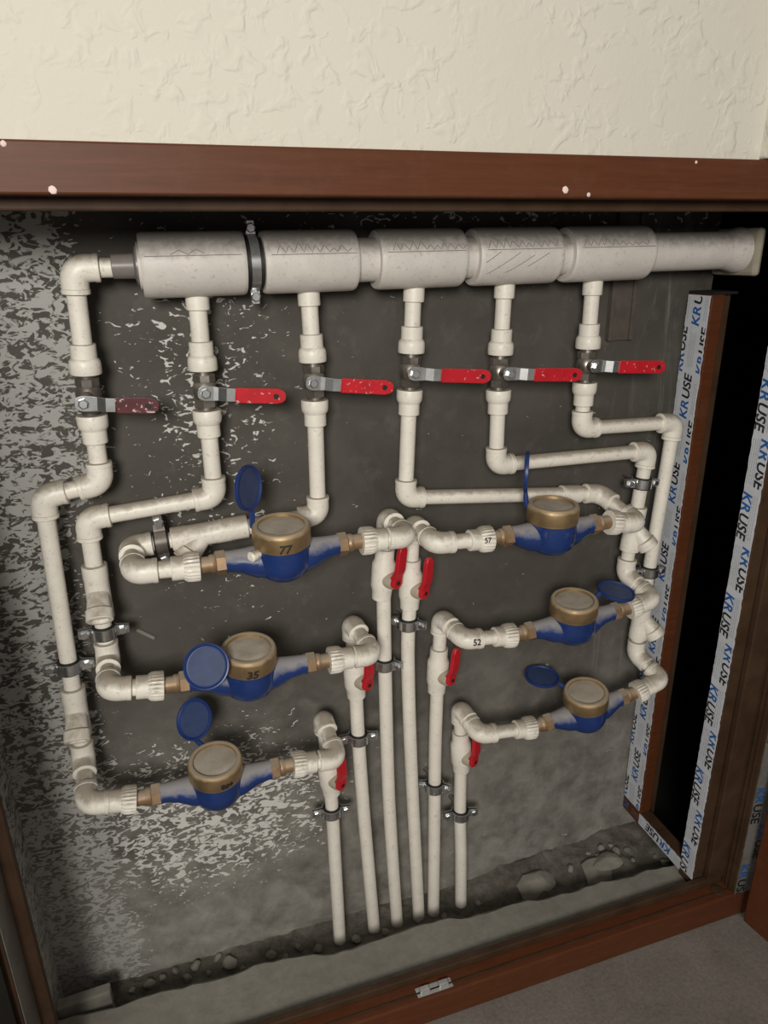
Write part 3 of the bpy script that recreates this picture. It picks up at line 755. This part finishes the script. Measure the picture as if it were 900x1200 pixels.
R_['L3'] = riser((378, 840), (395, 889), FA['L3'][1], (386, 906), [(390, 960), (394, 1030), (398, 1096)], 'shortest white riser pipe, fed by the lowest meter on the spattered side', 'plastic ball valve with red lever half hidden behind the elbow of the shortest riser', DM)
R_['L2'] = riser((412, 729), (437, 767), FA['L2'][1], (416, 790), [(420, 865), (427, 960), (438, 1083)], 'white riser pipe fed by the meter whose lid hangs open in front', 'plastic ball valve with red lever beside the meter whose lid hangs open in front', DM)
R_['L1'] = riser((454, 605), (477, 629), FA['L1'][1], (449, 672), [(451, 780), (456, 940), (465, 1076)], 'white riser pipe fed by the meter marked 77', 'plastic ball valve with red lever below the elbow of the meter marked 77', DM)
R_['R1'] = riser((484, 613), (510, 637), FA['R1'][0], (481, 684), [(478, 770), (482, 900), (491, 1078)], 'bowed white riser pipe fed by the meter with upright edge-on lid', 'plastic ball valve with red lever directly above the paired riser clamp', DM)
R_['R2'] = riser((517, 723), (544, 750), FA['R2'][0], (513, 785), [(510, 870), (509, 960), (508, 1066)], 'white riser pipe fed by the elbow marked 52', 'plastic ball valve with red lever below the elbow marked 52', 0.115)
R_['R3'] = riser((539, 829), (562, 861), FA['R3'][0], (540, 880), [(539, 952), (540, 1000), (540, 1058)], 'white riser pipe standing nearest to the rubble, fed by the lowest meter', 'plastic ball valve with red lever on the riser nearest to the rubble', 0.11)
def riser_clamp(label, px, py, tilt=0.0, turn=-0.1, scale=1.0):
    c = P(px, py); clamp(label, c, V((0.03, 0, 1)), V((1, turn, tilt)), scale=scale)
riser_clamp('pipe clamp on the shortest riser pipe below its red lever', 388.5, 950, 0.15)
riser_clamp('pipe clamp on the riser fed by the meter marked 35', 420, 864, 0.15)
riser_clamp('pipe clamp on the riser fed by the meter marked 77, half hidden by an elbow', 450.5, 777, 0.1, -0.75, 0.85)
riser_clamp('pipe clamp on the bowed riser right under its plastic valve', 478, 730, 0, -0.75, 0.85)
riser_clamp('pipe clamp on the riser fed by the elbow marked 52', 509, 921, 0.1, -0.6, 0.85)
riser_clamp('pipe clamp on the riser nearest to the rubble', 539.5, 953, 0.1)

# ---------------------------------------------------------------- water meters
def wrap_text(root, txt, size, c, ax, r, front, name='marker_number', along=0.0, mat='ink'):
    """text wrapped on a cylinder (axis ax through c), centred on direction front"""
    vs, fs, w_ = text_mesh(txt, size, 0.15, 0.035 * size)
    ax = ax.normalized(); front = (front - ax * front.dot(ax)).normalized(); sd = ax.cross(front)
    out = []
    for v in vs:
        a = (v.x - w_ / 2) / r; out.append(c + ax * (v.y + along) + (front * math.cos(a) + sd * math.sin(a)) * (r + 0.0005))
    b = MB(); b.add(out, fs); return b.build(name, mat, root, False)
def meter(key, lid_px, lid_d, lid_n, label, tilt=0.06, number=None, num_side=0.0, hinge_ang=math.pi, screw=False, smudge=False):
    A, B = FA[key]; c = (A + B) / 2; x = (B - A).normalized(); h = (B - A).length / 2
    z = (UP - x * UP.dot(x)).normalized(); y = z.cross(x)            # y points into the wall
    z2 = (z - y * tilt).normalized()
    root = thing('water_meter', c - z * 0.03, label, 'water meter', 'blue water meters with brass caps')
    # blue body: bowl plus two tapering arms
    b = MB()
    b.lathe(c, z2, [(-0.036, 0.004), (-0.0355, 0.016), (-0.032, 0.026), (-0.024, 0.0345), (-0.012, 0.0385), (0.000, 0.0392), (0.0105, 0.0380), (0.020, 0.0375)], 40)
    for s_ in (-1, 1):
        pts = [c + x * s_ * (0.020) - z * 0.007, c + x * s_ * 0.038 - z * 0.006, c + x * s_ * 0.056 - z * 0.002, c + x * s_ * (h - 0.040), c + x * s_ * (h - 0.034), c + x * s_ * (h - 0.0335)]
        b.sweep(pts, [0.026, 0.0225, 0.0172, 0.0145, 0.0152, 0.0115], 20)
    b.lathe(c + x * 0.030 - y * 0.012 + z * 0.009, z, [(-0.02, 0.007), (0.008, 0.007), (0.010, 0.005)], 12)
    b.build('meter_body', 'blue', root, True, 0, 50)
    for s_ in (-1, 1):
        n = MB(); ax = x * s_
        n.lathe(c + ax * (h - 0.036), ax, [(0, 0.0135), (0.002, 0.0165), (0.014, 0.0165), (0.016, 0.0135)], 6)
        n.lathe(c + ax * (h - 0.021), ax, [(0, 0.0125), (0.004, 0.0135), (0.008, 0.0125)], 16)
        n.lathe(c + ax * (h - 0.014), ax, [(0, 0.0112), (0.0142, 0.0112)], 16)
        n.build('union_nut', 'bronze', root, True, 0, 25)
    cr = 0.0402; c0 = c + z2 * 0.0165
    cap = MB().lathe(c0, z2, [(0, cr * 0.94), (0.0015, cr * 0.985), (0.0045, cr * 0.985), (0.006, cr), (0.022, cr), (0.0255, cr * 0.985), (0.0285, cr * 0.93), (0.0292, cr * 0.84), (0.0285, cr * 0.80), (0.0235, cr * 0.785)], 48, caps=False).build('brass_cap', 'brass', root, True, 0, 40)
    MB().lathe(c0, z2, [(0.018, cr * 0.79), (0.0243, cr * 0.79), (0.0248, cr * 0.76), (0.0251, cr * 0.4), (0.0252, 0.0006)], 40).build('dial_glass', 'dial', root)
    front = (-y + x * num_side)
    if number: wrap_text(cap, number, 0.017, c0, z2, cr, front, along=0.004)
    if smudge:
        fr_ = (-y + x * num_side); fr_ = (fr_ - z2 * fr_.dot(z2)).normalized(); sd_ = z2.cross(fr_); sb = MB(); rq = random.Random(5)
        for u0, v0, w0, h0 in ((-0.007, 0.010, 0.004, 0.005), (-0.001, 0.0095, 0.0035, 0.0055), (0.005, 0.0105, 0.004, 0.004)):
            vs = []
            for q in range(12):
                a = math.pi * 2 * q / 12; k_ = rq.uniform(0.7, 1.1); t_ = (u0 + w0 * k_ * math.cos(a)) / cr
                vs.append(c0 + z2 * (v0 + h0 * k_ * math.sin(a)) + (fr_ * math.cos(t_) + sd_ * math.sin(t_)) * (cr + 0.0005))
            sb.add(vs, [tuple(range(12))])
        sb.build('marker_smudge', 'ink', cap, False)
    # lid
    nn = V(lid_n).normalized(); lr = 0.0318
    rng = 0.06 if key in ('R3', 'R2') else 0.02
    def hinge_pts(d0):
        l_ = P(*lid_px, d=d0); d_ = l_ - (c0 + z2 * 0.024); d_ = d_ - z2 * d_.dot(z2); h_ = c0 + z2 * 0.0235 + d_.normalized() * (cr + 0.001)
        e = h_ - l_; e = e - nn * e.dot(nn); return l_, h_, l_ + e.normalized() * (lr - 0.001)
    best = min((lid_d - rng + rng / 20 * i for i in range(41)), key=lambda q: (hinge_pts(q)[1] - hinge_pts(q)[2]).length)
    lc, hp_, lp = hinge_pts(best)
    lid = MB().lathe(lc, nn, [(-0.0035, 0.001), (-0.0035, lr * 0.93), (-0.002, lr * 0.985), (0.001, lr), (0.0028, lr * 0.99), (0.0032, lr * 0.93), (0.0008, lr * 0.86), (0.0006, lr * 0.80)], 44, caps=False)
    lidob = lid.build('lid', 'lidblue', root, True, 0, 40)
    MB().lathe(lc, nn, [(0.0000, lr * 0.83), (0.0009, lr * 0.81), (0.0010, lr * 0.3), (0.0010, 0.0006)], 36).build('lid_face', 'lidface', lidob)
    # hinge arm from the cap's rim to the lid's nearest rim point
    MB().sweep([hp_ - z2 * 0.004, hp_ - z2 * 0.001, (hp_ * 0.5 + lp * 0.5), lp], [0.0035, 0.004, 0.0042, 0.003], 8).build('hinge', 'lidblue', root)
    if screw:
        MB().lathe(c + x * -0.040 - y * 0.020 + z * 0.012, (-x * 0.8 - y * 0.6), [(-0.012, 0.006), (0.0, 0.006), (0.001, 0.0075), (0.008, 0.0075), (0.010, 0.005)], 12).build('adjusting_screw', 'pipe', root)
    return root
meter('L1', (291, 572), DM + 0.01, (0.78, -0.62, 0.05), 'blue water meter marked 77 with its lid standing upright', 0.10, '77', -0.05, screw=True)
meter('L2', (242, 781), DM + 0.055, (-0.30, -0.80, 0.55), 'blue water meter marked 35 with its lid hanging open at the front', 0.12, '35', 0.0)
meter('L3', (228, 843), DM - 0.03, (-0.56, -0.55, 0.60), 'dust streaked blue water meter over the thick white paint spatter', 0.12, None, 0.35, smudge=True)
meter('R1', (617, 553), DM + 0.0, (0.86, -0.50, 0.0), 'blue water meter with bright brass cap and lid seen edge-on', 0.02)
meter('R2', (722, 693), 0.115, (0.10, -0.12, 0.98), 'blue water meter whose open lid lies flat toward the KRUSE film', 0.08)
meter('R3', (635, 793), 0.112, (0.02, -0.08, 1.0), 'lowest blue water meter with lid open away from the KRUSE film', 0.10)
# marker numbers on fittings
def mark_at(txt, px, py, dm, r, size, rootname):
    pass
for key, txt, t_, rr in (('R1', '57', 0.016, 0.0205), ):
    A = FA[key][0]; Fc = P(510, 637, DM); ax = (A - Fc).normalized()
    ob = [o for o in bpy.data.objects if o.name.startswith('riser_pipe') and o.get('label', '').startswith('bowed')][0]
    vs, fs, w_ = text_mesh(txt, 0.011, 0, 0.0003); nrm = V((-0.1, -0.95, 0.3)); nrm = (nrm - ax * nrm.dot(ax)).normalized(); upv = nrm.cross(ax); upv = upv if upv.z > 0 else -upv
    b = MB(); out = []
    for v in vs:
        a = (v.y - 0.004) / rr; out.append(A - ax * 0.020 + ax * v.x + (nrm * math.cos(a) + upv * math.sin(a)) * (rr + 0.0005))
    b.add(out, fs); b.build('marker_number', 'ink', ob, False)
A = FA['R2'][0]; Fc = P(544, 750, 0.115); ax = (A - Fc).normalized()
ob = [o for o in bpy.data.objects if o.name.startswith('riser_pipe') and o.get('label', '').endswith('marked 52')][0]
vs, fs, w_ = text_mesh('52', 0.014, 0, 0.0004); nrm = V((-0.1, -0.95, 0.2)); nrm = (nrm - ax * nrm.dot(ax)).normalized(); upv = nrm.cross(ax); upv = upv if upv.z > 0 else -upv
b = MB(); out = []
for v in vs:
    a = (v.y - 0.005) / ER; out.append(Fc + ax * (0.008 + v.x) + (nrm * math.cos(a) + upv * math.sin(a)) * (ER * 1.03 + 0.0007))
b.add(out, fs); b.build('marker_number', 'ink', ob, False)

# ---------------------------------------------------------------- rubble and small things
def rest(px, py, lift):
    z = ZD
    for _ in range(12):
        q = G(px, py, z); g = ZS if q.y < sill_edge(q.x) - 0.006 else trench_z(q.x, q.y)
        z = 0.5 * z + 0.5 * (g + lift)
    return G(px, py, z)
def G(px, py, z):
    r = ray(px, py); r = r * ((z - H) / r.z); return V((r.x, r.y, z))
def chunk(c, size, label, seed, flat=1.0, rz=0.0):
    rnd = random.Random(seed); bm = bmesh.new(); bmesh.ops.create_icosphere(bm, subdivisions=2, radius=1.0)
    cuts = []
    for k in range(9):
        n_ = V((rnd.uniform(-1, 1), rnd.uniform(-1, 1), rnd.uniform(-1, 1))).normalized(); cuts.append((n_, rnd.uniform(0.5, 0.8)))
    for v in bm.verts:
        for n_, d_ in cuts:
            q = v.co.dot(n_)
            if q > d_: v.co -= n_ * (q - d_)
        v.co = V((v.co.x * size[0], v.co.y * size[1], v.co.z * size[2]))
    bmesh.ops.recalc_face_normals(bm, faces=bm.faces)
    me = bpy.data.meshes.new('concrete_chunk'); bm.to_mesh(me); bm.free(); me.materials.append(M['conc_lump'])
    o = bpy.data.objects.new('concrete_chunk', me); COL.objects.link(o); o.location = c; o.rotation_euler = (rnd.uniform(-.15, .15), rnd.uniform(-.15, .15), rz)
    return tag(o, label, 'rubble', 'broken concrete lumps in the trench')
chunk(rest(629, 1036, 0.005), (0.054, 0.034, 0.013), 'large rounded concrete lump lying alone near the risers', 3, rz=0.2)
chunk(rest(697, 1022, 0.005), (0.052, 0.036, 0.012), 'flat angular concrete slab in the rubble by the side frame', 12, rz=0.7)
chunk(rest(711, 1010, 0.014), (0.034, 0.028, 0.010), 'smaller flat concrete slab resting on the angular slab', 21, rz=-0.3)
for k, (px, py, s_) in enumerate(((669, 1018, .010), (704, 993, .011), (722, 998, .012), (735, 997, .009), (716, 990, .008), (779, 1011, .013), (768, 1004, .007), (690, 1000, .008), (742, 1008, .007), (700, 1003, .006))):
    chunk(rest(px, py, s_ * 0.35), (s_, s_ * 0.9, s_ * 0.7), 'small pale crumb of broken concrete scattered in the trench', 40 + k, rz=k)
for k, (px, py, s_) in enumerate(((230, 1132, .012), (255, 1122, .010), (300, 1148, .009), (205, 1138, .009), (418, 1100, .011), (452, 1093, .010), (175, 1152, .014), (190, 1146, .008), (270, 1128, .016), (285, 1135, .008), (318, 1118, .012), (335, 1122, .008), (350, 1110, .010), (245, 1140, .007), (372, 1112, .011), (220, 1146, .010), (155, 1160, .008), (520, 1074, .009), (560, 1058, .008))):
    chunk(rest(px, py, s_ * 0.35), (s_, s_ * 0.9, s_ * 0.7), 'small grey lump of mortar lying in the trench beside the risers', 70 + k, rz=k)
o = MB().box((-0.045, -0.010, -0.085), (0.040, 0.010, 0.004), 0, Matrix.Translation(G(100, 1168, ZS + 0.004)) @ Matrix.Rotation(0.05, 4, 'Z')).build('mortar_strip', 'conc_lump', None, False, 0.003)
tag(o, 'straight strip of mortar lying at the spattered end of the sill', 'rubble')
o = MB().sweep([P(160, 738, 0.002), P(181, 748, 0.003)], 0.003, 7).build('plaster_splinter', 'conc_lump', None, False)
tag(o, 'small plaster splinter stuck to the wall beside the meter marked 35', 'plaster')
# shallow boards on the wall under the last coupling
b = MB(); t0 = P(716, 336, 0.0); t1 = P(741, 336, 0.0); zb = P(728, 398, 0.0).z
o = MB().box((t0.x, YB - 0.007, zb), (t1.x, YB + 0.01, ZT)).box((t0.x - 0.003, YB - 0.011, zb), (t0.x + 0.004, YB + 0.01, ZT)).box((t1.x - 0.004, YB - 0.011, zb), (t1.x + 0.003, YB + 0.01, ZT)).build('wall_batten', 'batten', None, False, 0.001)
tag(o, 'brown board with raised edges upright on the wall beside the last valve', 'board')
